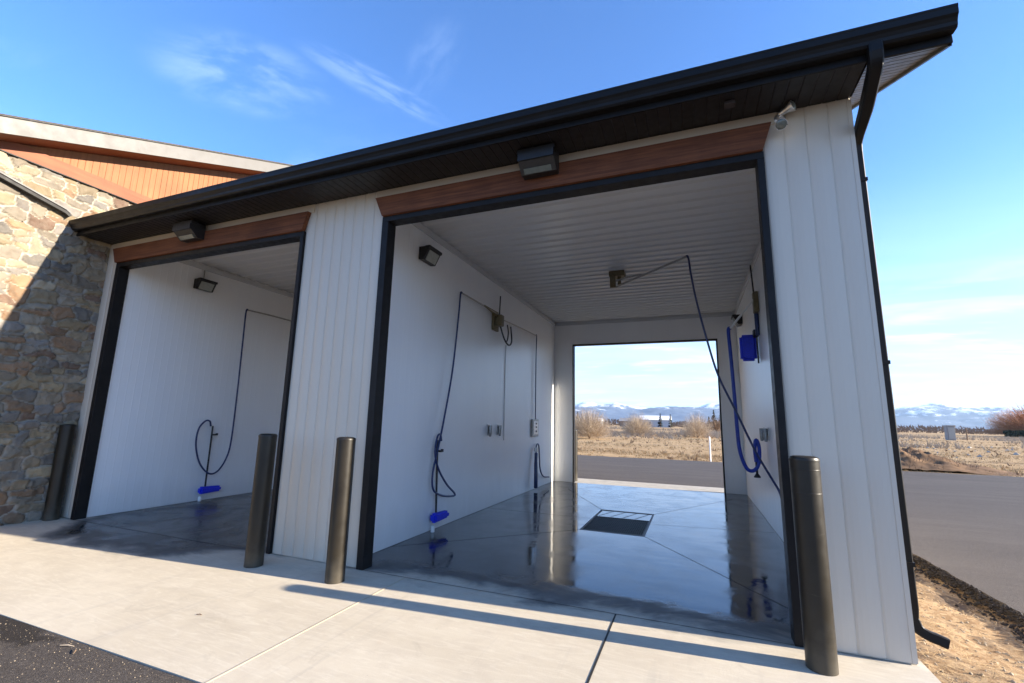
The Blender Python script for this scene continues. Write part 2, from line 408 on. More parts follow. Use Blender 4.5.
# door trims: face + reveal
for a,b in ((LA,LB),(RA,RB)):
    mb=MB(); 
    for x0,x1 in ((a,a+.088),(b-.055,b)): mb.box((x0,-.03,0.001),(x1,.12,ZH-.065),.004)
    mb.box((a,-.03,ZH-.065),(b,.12,ZH),.004)
    P(mb,'door_trim','jamb')
    mb=MB(); z0,z1=ZH+.001,4.133
    mb.add([(x,y,z) for y in (-.062,-.004) for x,z in ((a+.01,z0),(b-.01,z0),(b+.07,z1),(a-.10,z1))],
           [(0,1,2,3),(7,6,5,4),(0,4,5,1),(1,5,6,2),(2,6,7,3),(3,7,4,0)])
    P(mb,'timber_beam','beam')
# side wall, back wall, divider, ceilings
def wallpoly(mb,x0,x1): mb.prism([(.10,0),(YB-.0,0),(YB,roofz(YB)-.14),(YRID,roofz(YRID)-.14),(.10,roofz(.10)-.14)],'x',x0,x1)
mb=MB(); wallpoly(mb,3.695,3.915)
ribs(mb,'y',0.0,YB+.1,3.928,.012,4,.152,PF,1,zfun=lambda y: roofz(y)-.145)
mb.box((3.90,-.004,.012),(3.93,.012,ZS-.01))
P(mb,'side_wall','panel')
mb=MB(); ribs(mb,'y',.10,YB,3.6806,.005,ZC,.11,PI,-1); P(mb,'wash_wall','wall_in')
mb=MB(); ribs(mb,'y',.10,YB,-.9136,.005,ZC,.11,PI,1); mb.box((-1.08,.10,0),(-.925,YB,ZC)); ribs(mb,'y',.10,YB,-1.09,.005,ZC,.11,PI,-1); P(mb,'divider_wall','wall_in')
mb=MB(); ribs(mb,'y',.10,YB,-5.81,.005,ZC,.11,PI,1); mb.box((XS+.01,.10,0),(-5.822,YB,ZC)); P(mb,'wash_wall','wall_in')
# inner face of the front wall beside the openings
OP=((-.395,3.24),(-5.25,-1.68)); ZO=3.655
mb=MB()
for (o0,o1),(w0,w1) in zip(OP,((-.9136,3.6806),(-5.81,-1.09))):
    for a,b in ((w0,o0),(o1,w1)):
        mb.box((a,YB+.012,0),(b,YB+.12,ZC)); ribs(mb,'x',a,b,YB,.005,ZC,.11,PI,-1)
    mb.box((o0,YB+.0,ZO),(o1,YB+.12,ZC))
mb.prism([(XS,4.30),(XR-.02,4.30),(XR-.02,4.45),(XS,4.45)],'y',YB+.02,YB+.11)
P(mb,'rear_wall','wall_in')
for o0,o1 in OP:
    mb=MB(); mb.box((o0,YB-.02,0.001),(o0+.030,YB+.14,ZO-.030)); mb.box((o1-.030,YB-.02,0.001),(o1,YB+.14,ZO-.030)); mb.box((o0,YB-.02,ZO-.030),(o1,YB+.14,ZO))
    P(mb,'rear_door_trim','jamb')
for w0,w1 in ((-.9136,3.6806),(-5.81,-1.09)):
    mb=MB(); hribs(mb,w0,w1,.10,YB,ZC,.23,PC); mb.box((w0,.1,ZC+.004),(w1,YB,ZC+.06)); P(mb,'ceiling','ceil')
    mb=MB()
    for x,s in ((w0,1),(w1,-1)): mb.box((x+s*.004,.10,ZC-.11),(x+s*.035,YB-.004,ZC-.022))
    mb.box((w0+.04,YB-.035,ZC-.11),(w1-.04,YB-.007,ZC-.022))
    P(mb,'ceiling_trim','ceil')
# eave
mb=MB(); hribs(mb,XS,XR+.002,-.43,-.002,ZS+.004,.10,PS,along='y'); mb.box((XS,-.43,ZS+.012),(XR,0,ZS+.03))
mb.add([(XR+.003,-.43,ZS-.006),(XR+.003,.0,ZS-.006),(XR+.003,.0,ZS+SL*.43+.02)],[(0,1,2)])
P(mb,'front_soffit','soffit')
mb=MB(); mb.box((XS,-.45,4.225),(XG,-.43,4.44),.003); P(mb,'eave_fascia','dark')
mb=MB(); zf=lambda y: ZS+SL*((y+.43) if y<YRID else (2*YRID-y+.43))
hribs(mb,XR+.006,XG-.025,-.43,YRID,0,.10,PS,along='x',zf=zf); hribs(mb,XR+.006,XG-.025,YRID,8.36,0,.10,PS,along='x',zf=zf)
P(mb,'rake_soffit','rsoffit')
mb=MB()
lo=[(-.43,zf(-.43)-.03),(YRID,zf(YRID)-.03),(8.36,zf(8.36)-.03)]
mb.prism(lo+[(8.36,zf(8.36)+.17),(YRID,zf(YRID)+.17),(-.43,zf(-.43)+.17)],'x',XG-.022,XG)
P(mb,'rake_fascia','dark')
mb=MB(); t=.10
mb.prism([(-.47,4.425),(YRID,roofz(YRID)+.005),(8.40,4.425),(8.40,4.425+.03),(YRID,roofz(YRID)+.04),(-.47,4.425+.03)],'x',XS+.01,XG+.012)
P(mb,'roof','dark')
g=[(-.452,4.432),(-.452,4.283),(-.512,4.283),(-.524,4.300),(-.528,4.325),(-.540,4.350),(-.556,4.368),(-.558,4.412),(YG,4.420),(YG,ZG),(-.548,ZG),(-.548,4.424),(-.553,4.416),(-.551,4.372),(-.535,4.355),(-.522,4.328),(-.518,4.303),(-.508,4.289),(-.458,4.289),(-.458,4.432)]
mb=MB(); mb.prism(g,'x',XS+.005,XG)
cap=[p for p in g[:10]]
mb.prism(cap,'x',XG,XG+.003); mb.prism(cap,'x',XS+.001,XS+.005)
P(mb,'gutter','dark')
# downspout: elbow from the gutter back to the corner, down the side wall, kick-out
def rect_tube(mb,pts,w,d,side):
    P_=[Vector(p) for p in pts]; vs=[]; n=len(P_); s=Vector(side).normalized()
    for i in range(n):
        t=(P_[min(i+1,n-1)]-P_[max(i-1,0)]).normalized(); b=t.cross(s).normalized(); s2=b.cross(t).normalized()
        for a,c in ((-1,-.8),(-.8,-1),(.8,-1),(1,-.8),(1,.8),(.8,1),(-.8,1),(-1,.8)): vs.append(P_[i]+s2*a*w/2+b*c*d/2)
    fs=[(i*8+k,i*8+(k+1)%8,(i+1)*8+(k+1)%8,(i+1)*8+k) for i in range(n-1) for k in range(8)]+[tuple(range(7,-1,-1)),tuple(range((n-1)*8,n*8))]
    mb.add(vs,fs)
ds=[(3.945,-.505,4.300)]+list(crv([(3.945,-.505,4.235),(3.95,-.47,4.165),(3.955,-.36,4.10),(3.966,-.16,4.01)],5))+list(crv([(3.966,.03,3.93),(3.966,.10,3.88),(3.966,.115,3.80)],4))+[(3.966,.115,2.0),(3.966,.115,.33)]+list(crv([(3.960,.115,.27),(3.985,.112,.20),(4.04,.108,.165),(4.09,.104,.15),(4.135,.10,.135)],4))
def pipe(mb,pts,w,d):
    # w across x, d across y where vertical (either may be a list, one value per point)
    P_=[Vector(p) for p in pts]; n=len(P_); vs=[]; s=Vector((1,0,0))
    W=w if isinstance(w,list) else [w]*n; D=d if isinstance(d,list) else [d]*n
    for i in range(n):
        t=(P_[min(i+1,n-1)]-P_[max(i-1,0)]).normalized()
        s=(s-t*s.dot(t)).normalized(); b=t.cross(s).normalized()
        for a,c in ((-1,-.75),(-.75,-1),(.75,-1),(1,-.75),(1,.75),(.75,1),(-.75,1),(-1,.75)): vs.append(P_[i]+s*a*W[i]/2+b*c*D[i]/2)
    mb.add(vs,[(i*8+k,i*8+(k+1)%8,(i+1)*8+(k+1)%8,(i+1)*8+k) for i in range(n-1) for k in range(8)]+[tuple(range(7,-1,-1)),tuple(range((n-1)*8,n*8))])
mb=MB(); nd=len(ds)
wl=[.085 if p[1]<-.2 else .066+.019*max(0,min(1,(.06-p[1])/.26)) for p in ds]
pipe(mb,ds,wl,.075)
o=P(mb,'downspout','dark')
for z in (.62,2.05,3.55):
    mb=MB(); mb.box((3.93,.070,z-.014),(4.005,.160,z+.014)); mb.build('strap',M['dark'],o)

# ------------------------------------------------------------------ stone house
H=thing('stone_house',(-10,4,0),'stone-walled main building with cedar gable and pale roof fascia at the left','building')
HY0,HY1,HS=-3.3,14.0,.41
def hz(y): return 5.37+HS*(y+1.634) if y<7 else 5.37+HS*(14-y+1.634)   # top of the rake fascia
# rubble wall relief
Yv=np.arange(HY0,1.2,.0155); Zv=np.arange(0,5.085,.0155); ny,nzv=len(Yv),len(Zv)
sites=[];cols=[]
pal=[(.47,.38,.26),(.54,.45,.32),(.42,.35,.26),(.36,.32,.27),(.26,.25,.235),(.42,.28,.19),(.24,.16,.125),(.58,.50,.38),(.38,.34,.28),(.33,.31,.29),(.47,.41,.33)]
z=0
while z<5.5:
    h=random.uniform(.09,.20); y=HY0-.3+random.uniform(0,.2)
    while y<1.5:
        w=random.uniform(.12,.38)
        if h>.155 and random.random()<.45:
            for q in (.27,.76):
                sites.append((y+w/2+random.uniform(-.04,.04),z+h*q,w,h/2)); cols.append(random.choice(pal))
        else:
            sites.append((y+w/2,z+h/2+random.uniform(-.035,.035),w,h)); cols.append(random.choice(pal))
        y+=w
    z+=h
sites=np.array(sites); cols=np.array(cols)
cols=(cols.mean(1,keepdims=True)+(cols-cols.mean(1,keepdims=True))*1.35)*rng.uniform(.62,1.12,(len(cols),1))
YY,ZZ=np.meshgrid(Yv,Zv); 
def fbm(a,b,s,o=4):
    out=np.zeros(a.shape);amp=1
    for i in range(o):
        rs=np.random.default_rng(100+i+int(s*7)); g_=rs.standard_normal((96,96)); u=(a*s*2**i)%95; v=(b*s*2**i)%95
        iu,iv=u.astype(int),v.astype(int); fu,fv=u-iu,v-iv; fu=fu*fu*(3-2*fu); fv=fv*fv*(3-2*fv)
        out+=amp*((g_[iu,iv]*(1-fu)+g_[iu+1,iv]*fu)*(1-fv)+(g_[iu,iv+1]*(1-fu)+g_[iu+1,iv+1]*fu)*fv); amp*=.5
    return out
wy=YY+.022*fbm(YY+10,ZZ+10,5); wz=ZZ+.022*fbm(YY+30,ZZ+20,5.5)
A_=wy.ravel(); C_=wz.ravel(); d1=np.full(A_.shape,9.);d2=d1.copy();idx=np.zeros(A_.shape,int)
for i,(sy,sz,w,h) in enumerate(sites):
    mk=np.abs(A_-sy)<.75; mk&=np.abs(C_-sz)<.5
    j=np.nonzero(mk)[0]; 
    dy=np.abs(A_[j]-sy)/ (w/.3); dz=np.abs(C_[j]-sz)/(h/.18)*1.55
    dd=np.power(dy**3+dz**3,1/3.)
    c1=dd<d1[j]; jj=j[c1]; d2[jj]=d1[jj]; d1[jj]=dd[c1]; idx[jj]=i
    c2=(~c1)&(dd<d2[j]); d2[j[c2]]=dd[c2]
e=(d2-d1); edge=np.clip((e-.012)/.022,0,1); edge=edge*edge*(3-2*edge)
prot=rng.uniform(.028,.055,len(sites)); tilt=rng.uniform(-.10,.10,(len(sites),2))
rel=edge*(prot[idx]+tilt[idx,0]*(A_-sites[idx,0])+tilt[idx,1]*(C_-sites[idx,1])+.008*fbm(A_,C_,12))+(1-edge)*.004*fbm(A_,C_,20)
xv=-6.205+rel
colr=cols[idx]*(1+.10*fbm(A_,C_,9))[:,None]; mort=np.array([.66,.61,.53]); colr=np.clip((mort+(colr-mort)*edge[:,None])*.55,0,1)
mb=MB(); me=bpy.data.meshes.new('stone_wall')
V=np.stack([xv+10,A_*0+YY.ravel()-4,ZZ.ravel()],1)
ii=np.arange(ny*nzv).reshape(nzv,ny); F=np.stack([ii[:-1,:-1],ii[:-1,1:],ii[1:,1:],ii[1:,:-1]],-1).reshape(-1,4)
me.vertices.add(len(V)); me.vertices.foreach_set('co',V.ravel().astype('f'))
me.loops.add(F.size); me.loops.foreach_set('vertex_index',F.ravel().astype('i'))
me.polygons.add(len(F)); me.polygons.foreach_set('loop_start',(np.arange(len(F))*4).astype('i'))
me.update(calc_edges=True); me.polygons.foreach_set('use_smooth',[True]*len(F))
ca=me.color_attributes.new('stone','FLOAT_COLOR','POINT'); ca.data.foreach_set('color',np.concatenate([colr,np.ones((len(colr),1))],1).ravel().astype('f'))
me.materials.append(M['stone']); me.update()
o=bpy.data.objects.new('stone_wall',me); COL.objects.link(o); o.parent=H
# house core
mb=MB(); mb.box((-22,HY0+.03,0),(-6.215,HY1,4.95)); P(mb,'rear_wall','concrete_edge',H)
mb=MB(); rngy=np.arange(HY0,7.0,.14)
def cedz(y): return hz(y)-.235
sheet=[];
for y in np.arange(-2.4,7.0,.09):
    y1=y+.09
    for a,b,d0 in ((y,y+.008,-.008),(y+.008,y1,0)):
        if max(cedz(a),cedz(b))>5.30: mb.add([(-6.19+d0,a,5.29),(-6.19+d0,b,5.29),(-6.19+d0,b,max(5.29,cedz(b))),(-6.19+d0,a,max(5.29,cedz(a)))],[(0,1,2,3)])
mb.prism([(-2.2,5.10),(14,5.10),(7,cedz(7))],'x',-6.4,-6.2)
P(mb,'cedar_siding','cedar',H)
mb=MB(); mb.prism([(-1.9,5.09),(7,5.09),(7,5.288),(-1.62,5.288)],'x',-6.2,-6.155)
P(mb,'belt_board','belt',H)
mb=MB(); mb.box((-6.2,-1.95,5.075),(-6.13,7,5.089)); P(mb,'drip_edge','dark',H)
def slab(mb,x0,x1,o0,o1,y0=-3.9):
    mb.prism([(y0,hz(y0)+o0),(7,hz(7)+o0),(17.9,hz(17.9)+o0),(17.9,hz(17.9)+o1),(7,hz(7)+o1),(y0,hz(y0)+o1)],'x',x0,x1)
mb=MB(); slab(mb,-5.775,-5.75,-.235,0); P(mb,'rake_fascia','fascia',H)
mb=MB(); slab(mb,-6.2,-5.776,-.232,-.215); P(mb,'rake_soffit','belt',H)
mb=MB(); slab(mb,-22.5,-5.73,.001,.03); P(mb,'roof','shingle',H)
mb=MB(); pp=[(-6.10,-3.3,5.06),(-6.10,-1.395,4.70),(-6.10,-.66,4.51),(-6.10,-.60,4.47)]
pipe(mb,pp,.06,.055); P(mb,'drain_pipe','dark',H,label='drain pipe coloured dark for its shaded underside, sloping down the stone wall to the black gutter')  # dark colour stands for the shaded underside of the pipe
mb=MB(); pipe(mb,[(p[0]-.01,p[1],p[2]+.05) for p in pp],.07,.028); P(mb,'pipe_lit_top','fascia',H)  # pale bar added along the pipe as its sunlit top

# ------------------------------------------------------------------ fixtures
def bollard(x,y,label,ring=False,lean=0):
    t=thing('bollard',(x,y,0),label,'bollard','bronze bollards guarding the wash bay openings')
    r=.091; h=1.352
    mb=MB(); mb.lathe([(r,.001),(r,h-.03)],(x,y,0),seg=40); P(mb,'sleeve','bollard',t,True)
    mb=MB(); mb.lathe([(r+.002,h-.032),(r+.003,h-.022),(r-.004,h-.008),(r-.022,h),(0.0,h+.004)],(x,y,0),seg=40); P(mb,'cap','bollard',t,True)
    for z in ((h-.09,h-.245) if ring else ()):
        mb=MB(); mb.lathe([(r+.0005,z-.003),(r+.0018,z),(r+.0005,z+.003)],(x,y,0),seg=40); P(mb,'ring','bollard',t,True)
    return t
bollard(-6.07,-.156+.0,'dark bronze bollard between the stone wall and the left door trim')
bollard(-1.738,-.384,'dark bronze bollard overlapping the right door trim of the left bay')
bollard(-.66,-.385,'dark bronze bollard in front of the centre pier, left side of the large bay')
bollard(3.317,-.311,'large nearest bronze bollard in front of the right pier, lit on its right side',True)
bollard(-.445,8.28,'sunlit bollard outside the rear opening at its left edge')

def wallpack(name,loc,rz,sc,label,group,big=True):
    t=thing(name,loc,label,'floodlight',group); t.rotation_euler=(0,0,rz)
    # local: x across, -y outward
    def bl(mb,n,m):
        me=mb.build(n,M[m],None); me.parent=t; return me
    s=sc; pr=[(0,-.11),(0,.12),(-.17,.12),(-.205,.08),(-.10,-.12)] if big else [(0,-.11),(0,.12),(-.16,.115),(-.215,.07),(-.215,-.01),(-.10,-.115)]
    mb=MB(); mb.prism([(y*s,z*s) for y,z in pr],'x',-.20*s,.20*s); o=bl(mb,'housing','black')
    e=(-.194,.060,-.200,.052) if big else (-.150,-.066,-.160,-.074)
    mb=MB(); mb.prism([(-.112*s,-.103*s),(e[0]*s,e[1]*s),(e[2]*s,e[3]*s),(-.118*s,-.118*s)],'x',-.155*s,.155*s); bl(mb,'lens','lens_pale' if big else 'lens')
    mb=MB()
    if not big: mb.box((-.20*s,-.235*s,-.012*s),(.20*s,-.212*s,.078*s))
    mb.box((-.21*s,-.225*s,.078*s),(.21*s,-.13*s,.125*s)); bl(mb,'door_frame','black')
    return t
wallpack('wall_floodlight',(1.27,-.062,4.11),0,.92,'black box floodlight on the timber beam over the large bay','floodlights on the building',False)
wallpack('wall_floodlight',(-3.97,-.062,4.10),0,.92,'black box floodlight on the timber beam over the left bay','floodlights on the building',False)
wallpack('wall_floodlight',(-.905,1.21,3.86),R(90),.80,'black floodlight high on the large bay left wall','floodlights on the building')
wallpack('wall_floodlight',(-5.80,1.31,3.90),R(90),.78,'black floodlight high on the left bay wall with a thin conduit above it','floodlights on the building')
wallpack('wall_floodlight',(3.672,6.6,3.80),R(-90),.85,'small black floodlight far back on the right wall of the large bay','floodlights on the building')
t=thing('light_conduit',(-5.80,1.31,4.0),'thin grey conduit above the left bay floodlight','conduit')
mb=MB(); mb.tube([(-5.79,1.31,4.02),(-5.79,1.31,4.30)],.009); P(mb,'pipe','steel',t)
# security light
t=thing('security_light',(3.41,-.02,4.16),'silver twin-head security light under the eave at the right beam end','floodlight')
mb=MB(); mb.lathe([(.045,0),(.045,.02),(.03,.032)],(3.41,-.004,4.17),(0,-1,0),20); P(mb,'mounting_plate','alu',t,True)
for c,ax in (((3.43,-.06,4.20),(.75,-.55,.12)),((3.42,-.06,4.10),(-.25,-.75,-.55))):
    mb=MB(); mb.tube([(3.41,-.03,4.17),c],.012); mb.lathe([(.016,-.03),(.022,0),(.026,.03),(.046,.075),(.048,.09)],c,ax,20); h=P(mb,'lamp_head','alu',t,True)
    c2=Vector(c)+Vector(ax).normalized()*.088
    mb=MB(); mb.lathe([(.045,0),(.03,.012),(.0,.016)],c2,ax,20); P(mb,'lens','lens',h,True)
t=tag(MB().box((2.965,-.325,4.205),(3.045,-.255,4.239),.004).build('junction_box',M['rsoffit']),'small brown box under the dark soffit near the right beam end','box')

# drain grate
t=thing('floor_drain',(1.44,3.66,0),'black rectangular drain grate in the wet floor of the large bay','drain')
mb=MB(); 
for a,b in (((DX0+.002,DY0+.002),(DX0+.03,DY1-.002)),((DX1-.03,DY0+.002),(DX1-.002,DY1-.002)),((DX0+.03,DY0+.002),(DX1-.03,DY0+.03)),((DX0+.03,DY1-.03),(DX1-.03,DY1-.002))):
    mb.box((a[0],a[1],-.06),(b[0],b[1],.004))
P(mb,'frame','greybox',t)
mb=MB(); x=DX0+.034
while x<DX1-.036: mb.box((x,DY0+.032,-.045),(x+.006,3.92,-.006)); x+=.030
y=DY0+.034
while y<3.91: mb.box((DX0+.03,y,-.040),(DX1-.03,y+.008,-.012)); y+=.10
P(mb,'grate','black',t)
mb=MB(); mb.box((DX0+.0,DY0,-.42),(DX1,DY1,-.40)); 
for a,b in (((DX0-.01,DY0),(DX0+.001,DY1)),((DX1-.001,DY0),(DX1+.01,DY1)),((DX0,DY0-.01),(DX1,DY0+.001)),((DX0,DY1-.001),(DX1,DY1+.01))): mb.box((a[0],a[1],-.4),(b[0],b[1],-.065))
P(mb,'pit','black',t)
mb=MB(); mb.box((DX0+.032,3.93,-.016),(DX1-.032,DY1-.032,-.004)); P(mb,'water_plate','slab',t)  # wet plate added in place of standing water behind the grate
mb=MB(); 
for k in range(4): strip(mb,(DX0+.06+.2*k,3.96),(DX0+.24+.2*k,DY1-.05),.012,-.001)  # dark diagonals drawn for the lines reflected in that water
P(mb,'reflection_line','joint',t)

# hose booms -------------------------------------------------------
WL=-.908
def brush(x,y,zp,side,label,group,headlen=.40,topz=1.25):
    """foam brush standing head-down against a side wall; side=+1 wall is at -x"""
    t=thing('foam_brush',(x,y,0),label,'brush',group)
    mb=MB(); mb.tube([(x,y-.03,.22),(x-.05*side,y+.0,topz)],.015); P(mb,'pole','black',t,True)
    hd=MB(); bm=bmesh.new(); bmesh.ops.create_cube(bm,size=1)
    for v in bm.verts: v.co=Vector((x+.02*side+v.co.x*.11,y+.05+v.co.y*headlen,.19+v.co.z*.13*(1 if v.co.y<0 else .72)))
    bmesh.ops.bevel(bm,geom=bm.edges[:],offset=.03,segments=2,affect='EDGES'); hd.bm(bm); P(hd,'bristle_head','bluehead',t,True)
    mb=MB(); mb.lathe([(.028,0.002),(.028,.07),(.02,.085)],(x,y-.10,0),seg=20); P(mb,'holder','whiteplastic',t,True)
    mb=MB(); mb.box((x-.07*side,y+.0,topz-.17),(x+.02*side,y+.05,topz-.145)); mb.lathe([(.022,0),(.022,.04)],(x-.0*side,y+.06,topz-.17),seg=12); P(mb,'clip','black',t)
    return t
brush(-.84,1.79,0,1,'blue foam brush standing at the left wall of the large bay','foam brushes against the left walls')
brush(-5.73,1.86,0,1,'blue foam brush standing at the wall of the left bay','foam brushes against the left walls',topz=1.33)
t=thing('wall_boom',(-.9,3.75,3.45),'twin-arm wall boom with thin hoses on the large bay left wall','hose boom','hose booms feeding the wash hoses')
mb=MB(); mb.box((-.912,3.62,3.26),(-.86,3.86,3.62),.008); mb.box((-.86,3.66,3.34),(-.72,3.80,3.56),.02); P(mb,'bracket','brass',t)
mb=MB(); mb.tube([(-.80,3.73,3.55),(-.80,3.76,3.95)],.013); P(mb,'riser','black',t)
mb=MB(); mb.tube(crv([(-.80,3.70,3.56),(-.82,3.0,3.585),(-.84,2.25,3.60)],6),.014); P(mb,'arm','steel',t)
mb=MB(); mb.prism([(3.68,3.50),(3.68,3.60),(3.05,3.60),(3.05,3.575)],'x',-.815,-.80); P(mb,'gusset','brass',t)
mb=MB(); mb.tube(crv([(-.80,3.76,3.50),(-.83,4.9,3.56),(-.85,6.12,3.60)],6),.013); P(mb,'arm','steel',t)
mb=MB(); mb.tube(crv([(-.80,3.74,3.42),(-.74,3.85,3.12),(-.72,4.05,3.02),(-.74,4.25,3.14),(-.78,4.28,3.44)],8),.016); mb.tube(crv([(-.80,3.74,3.40),(-.77,3.95,3.12),(-.77,4.08,3.12),(-.78,4.16,3.30),(-.79,4.12,3.45)],8),.014); P(mb,'swivel_hose','black',t,True)
mb=MB(); mb.tube(crv([(-.84,2.25,3.61),(-.84,2.205,3.57),(-.84,2.17,3.2),(-.84,2.05,2.3),(-.84,1.86,1.55),(-.83,1.70,1.10),(-.83,1.60,.80),(-.82,1.62,.58),(-.81,1.85,.47),(-.80,2.18,.42),(-.80,2.20,.46),(-.80,1.95,.62),(-.81,1.72,.85),(-.82,1.62,1.08),(-.83,1.68,1.30),(-.84,1.78,1.33),(-.85,1.83,1.24)],8),.0145,8); P(mb,'wash_hose','hose',t,True)
mb=MB(); mb.tube(crv([(-.85,6.10,3.61),(-.85,6.15,3.57),(-.86,6.16,3.0),(-.86,6.17,1.6)],6),.013); P(mb,'wash_hose','hose',t,True)
# left bay boom
t=thing('wall_boom',(-5.80,3.6,3.64),'single-arm wall boom with a looped hose in the left bay','hose boom','hose booms feeding the wash hoses')
mb=MB(); mb.tube(crv([(-5.72,2.22,3.65),(-5.70,3.0,3.655),(-5.70,4.4,3.62)],6),.016); P(mb,'arm','steel',t)
mb=MB(); mb.box((-5.808,4.3,3.45),(-5.74,4.5,3.75),.008); P(mb,'bracket','brass',t)
mb=MB(); mb.tube(crv([(-5.72,2.24,3.65),(-5.72,2.19,3.60),(-5.72,2.20,3.0),(-5.72,2.22,2.0),(-5.72,2.22,1.06),(-5.72,2.16,.72),(-5.72,2.02,.50),(-5.72,1.85,.48),(-5.72,1.66,.68),(-5.72,1.55,1.0),(-5.72,1.56,1.28),(-5.72,1.66,1.42),(-5.74,1.76,1.42),(-5.75,1.80,1.33)],8),.0150,8); P(mb,'wash_hose','hose',t,True)
# ceiling boom
t=thing('ceiling_boom',(1.44,4.0,4.3),'ceiling swing boom trailing a long thin hose across the large bay','hose boom','hose booms feeding the wash hoses')
mb=MB(); mb.box((1.28,3.90,4.19),(1.56,4.13,4.29),.01); mb.lathe([(.035,0),(.035,.16)],(1.46,3.98,4.04),seg=16); mb.box((1.30,3.90,3.98),(1.40,3.96,4.22)); P(mb,'bracket','brass',t)
mb=MB(); mb.tube([(1.40,3.98,4.0),(1.62,3.80,4.02),(2.62,2.88,4.05)],.020); mb.tube([(1.38,3.95,4.10),(1.60,3.84,4.12),(1.90,3.54,4.05)],.018); P(mb,'arm','steel',t,True)
mb=MB(); mb.tube(crv([(2.60,2.90,4.06),(2.64,2.87,4.03),(2.67,2.90,3.75),(2.73,2.95,3.35),(2.85,3.0,2.75),(2.97,3.0,2.25),(3.16,3.0,1.77),(3.37,3.0,1.23),(3.52,3.0,.92),(3.62,3.0,.72),(3.64,2.9,.60),(3.64,2.6,.55),(3.64,2.3,.75),(3.64,2.2,1.0)],8),.015,8); P(mb,'wash_hose','hose',t,True)
# right wall boom + brush
t=thing('wall_boom',(3.67,4.2,3.5),'short white-armed wall boom with thick blue hose on the large bay right wall','hose boom','hose booms feeding the wash hoses')
mb=MB(); mb.box((3.60,3.95,3.38),(3.673,4.10,3.72),.008); P(mb,'bracket','brass',t)
mb=MB(); mb.tube([(3.61,4.02,3.60),(3.26,4.42,3.20)],.018); P(mb,'arm','whiteplastic',t,True)
mb=MB(); mb.tube([(3.62,4.0,3.62),(3.64,4.35,4.30)],.013); P(mb,'supply_pipe','black',t)
mb=MB(); mb.tube(crv([(3.27,4.41,3.22),(3.24,4.43,3.16),(3.255,4.4,2.6),(3.27,4.4,1.98),(3.28,4.4,1.5),(3.30,4.4,1.14),(3.38,4.4,.88),(3.48,4.4,.84),(3.56,4.4,.95),(3.585,4.4,1.2),(3.55,4.4,1.33),(3.52,4.4,1.2),(3.53,4.4,.98)],8),.030,10); P(mb,'wash_hose','bluehose',t,True)
mb=MB(); mb.tube([(3.53,4.4,.98),(3.53,4.4,.78)],.018); mb.lathe([(.018,0),(.05,.05),(.05,.065)],(3.53,4.4,.80),(0,0,-1),16); P(mb,'nozzle','black',t)
t=thing('foam_brush',(3.6,4.5,2.6),'big blue foam brush hung head-down high on the large bay right wall','brush')
mb=MB(); bm=bmesh.new(); bmesh.ops.create_cube(bm,size=1)
for v in bm.verts: v.co=Vector((3.525+v.co.x*(.25),4.42+v.co.y*.16,2.86+v.co.z*.44))
bmesh.ops.bevel(bm,geom=bm.edges[:],offset=.04,segments=3,affect='EDGES'); mb.bm(bm); P(mb,'bristle_head','bluehead',t,True)
mb=MB(); mb.tube([(3.655,4.3,2.58),(3.64,4.22,3.55)],.013); P(mb,'pole','black',t)
mb=MB(); mb.lathe([(.03,0),(.035,.4),(.02,.52)],(3.648,4.12,3.02),seg=14); P(mb,'sleeve','hose',t,True)
mb=MB(); mb.box((3.60,4.22,3.02),(3.675,4.36,3.14),.006); P(mb,'clip','black',t)
# gun holders
def holder(x,y,z,s,label,grp):
    t=thing('gun_holder',(x,y,z),label,'holder',grp)
    mb=MB(); mb.box((x,y-.04,z-.06),(x+.010*s,y+.04,z+.14)); P(mb,'plate','alu',t)
    mb=MB(); mb.lathe([(.020,0),(.030,.05),(.034,.19),(.030,.20)],(x+.042*s,y,z-.08),seg=16); P(mb,'cup','steel',t,True)
holder(-.905,3.60,1.34,1,'steel cup holder mid-wall in the large bay, nearer of the left-wall pair','cup holders on the wash walls')
holder(-.905,4.05,1.34,1,'steel cup holder mid-wall in the large bay, farther of the left-wall pair','cup holders on the wash walls')
holder(3.672,3.92,1.40,-1,'steel cup holder on the right wall of the large bay, nearer of the pair','cup holders on the wash walls')
holder(3.672,4.35,1.40,-1,'steel cup holder on the right wall of the large bay, farther of the pair','cup holders on the wash walls')
t=thing('control_panel',(-.905,6.2,1.2),'small grey control box on the left wall near the rear opening','control box')
mb=MB(); mb.box((-.907,6.0,1.20),(-.86,6.42,1.60),.006); P(mb,'box','steel',t)
mb=MB(); mb.box((-.860,6.05,1.25),(-.852,6.37,1.55),.002); o=P(mb,'cover','alu',t)
for z in (1.32,1.42,1.50):
    mb=MB(); mb.lathe([(.022,0),(.022,.015)],(-.852,6.21,z),(1,0,0),12); mb.build('knob',M['black'],o)
t=thing('vacuum_wand',(-.85,6.15,0),'dark blue padded wand with a curled hose below the control box','wash wand')
mb=MB(); mb.tube(crv([(-.80,6.08,.06),(-.79,6.05,.35),(-.81,6.10,.60),(-.83,6.17,.82)],6),[.045]*7+[.042]*6+[.038]*6); P(mb,'wand','hose',t,True)
mb=MB(); mb.tube(crv([(-.83,6.17,.80),(-.85,6.22,.95),(-.85,6.30,1.02),(-.85,6.42,.98),(-.85,6.48,.7),(-.85,6.55,.42),(-.85,6.8,.24),(-.86,7.3,.17)],6),.016); P(mb,'hose','hose',t,True)
mb=MB(); mb.lathe([(.05,0),(.05,.09)],(-.83,6.15,.86),seg=16); P(mb,'clip','alu',t)
t=thing('access_panel',(-.91,4.35,1.17),'narrow white seam strip on the large bay left wall','panel strip')
mb=MB(); mb.box((-.909,4.34,1.17),(-.900,4.37,3.08)); P(mb,'strip','ceil',t)

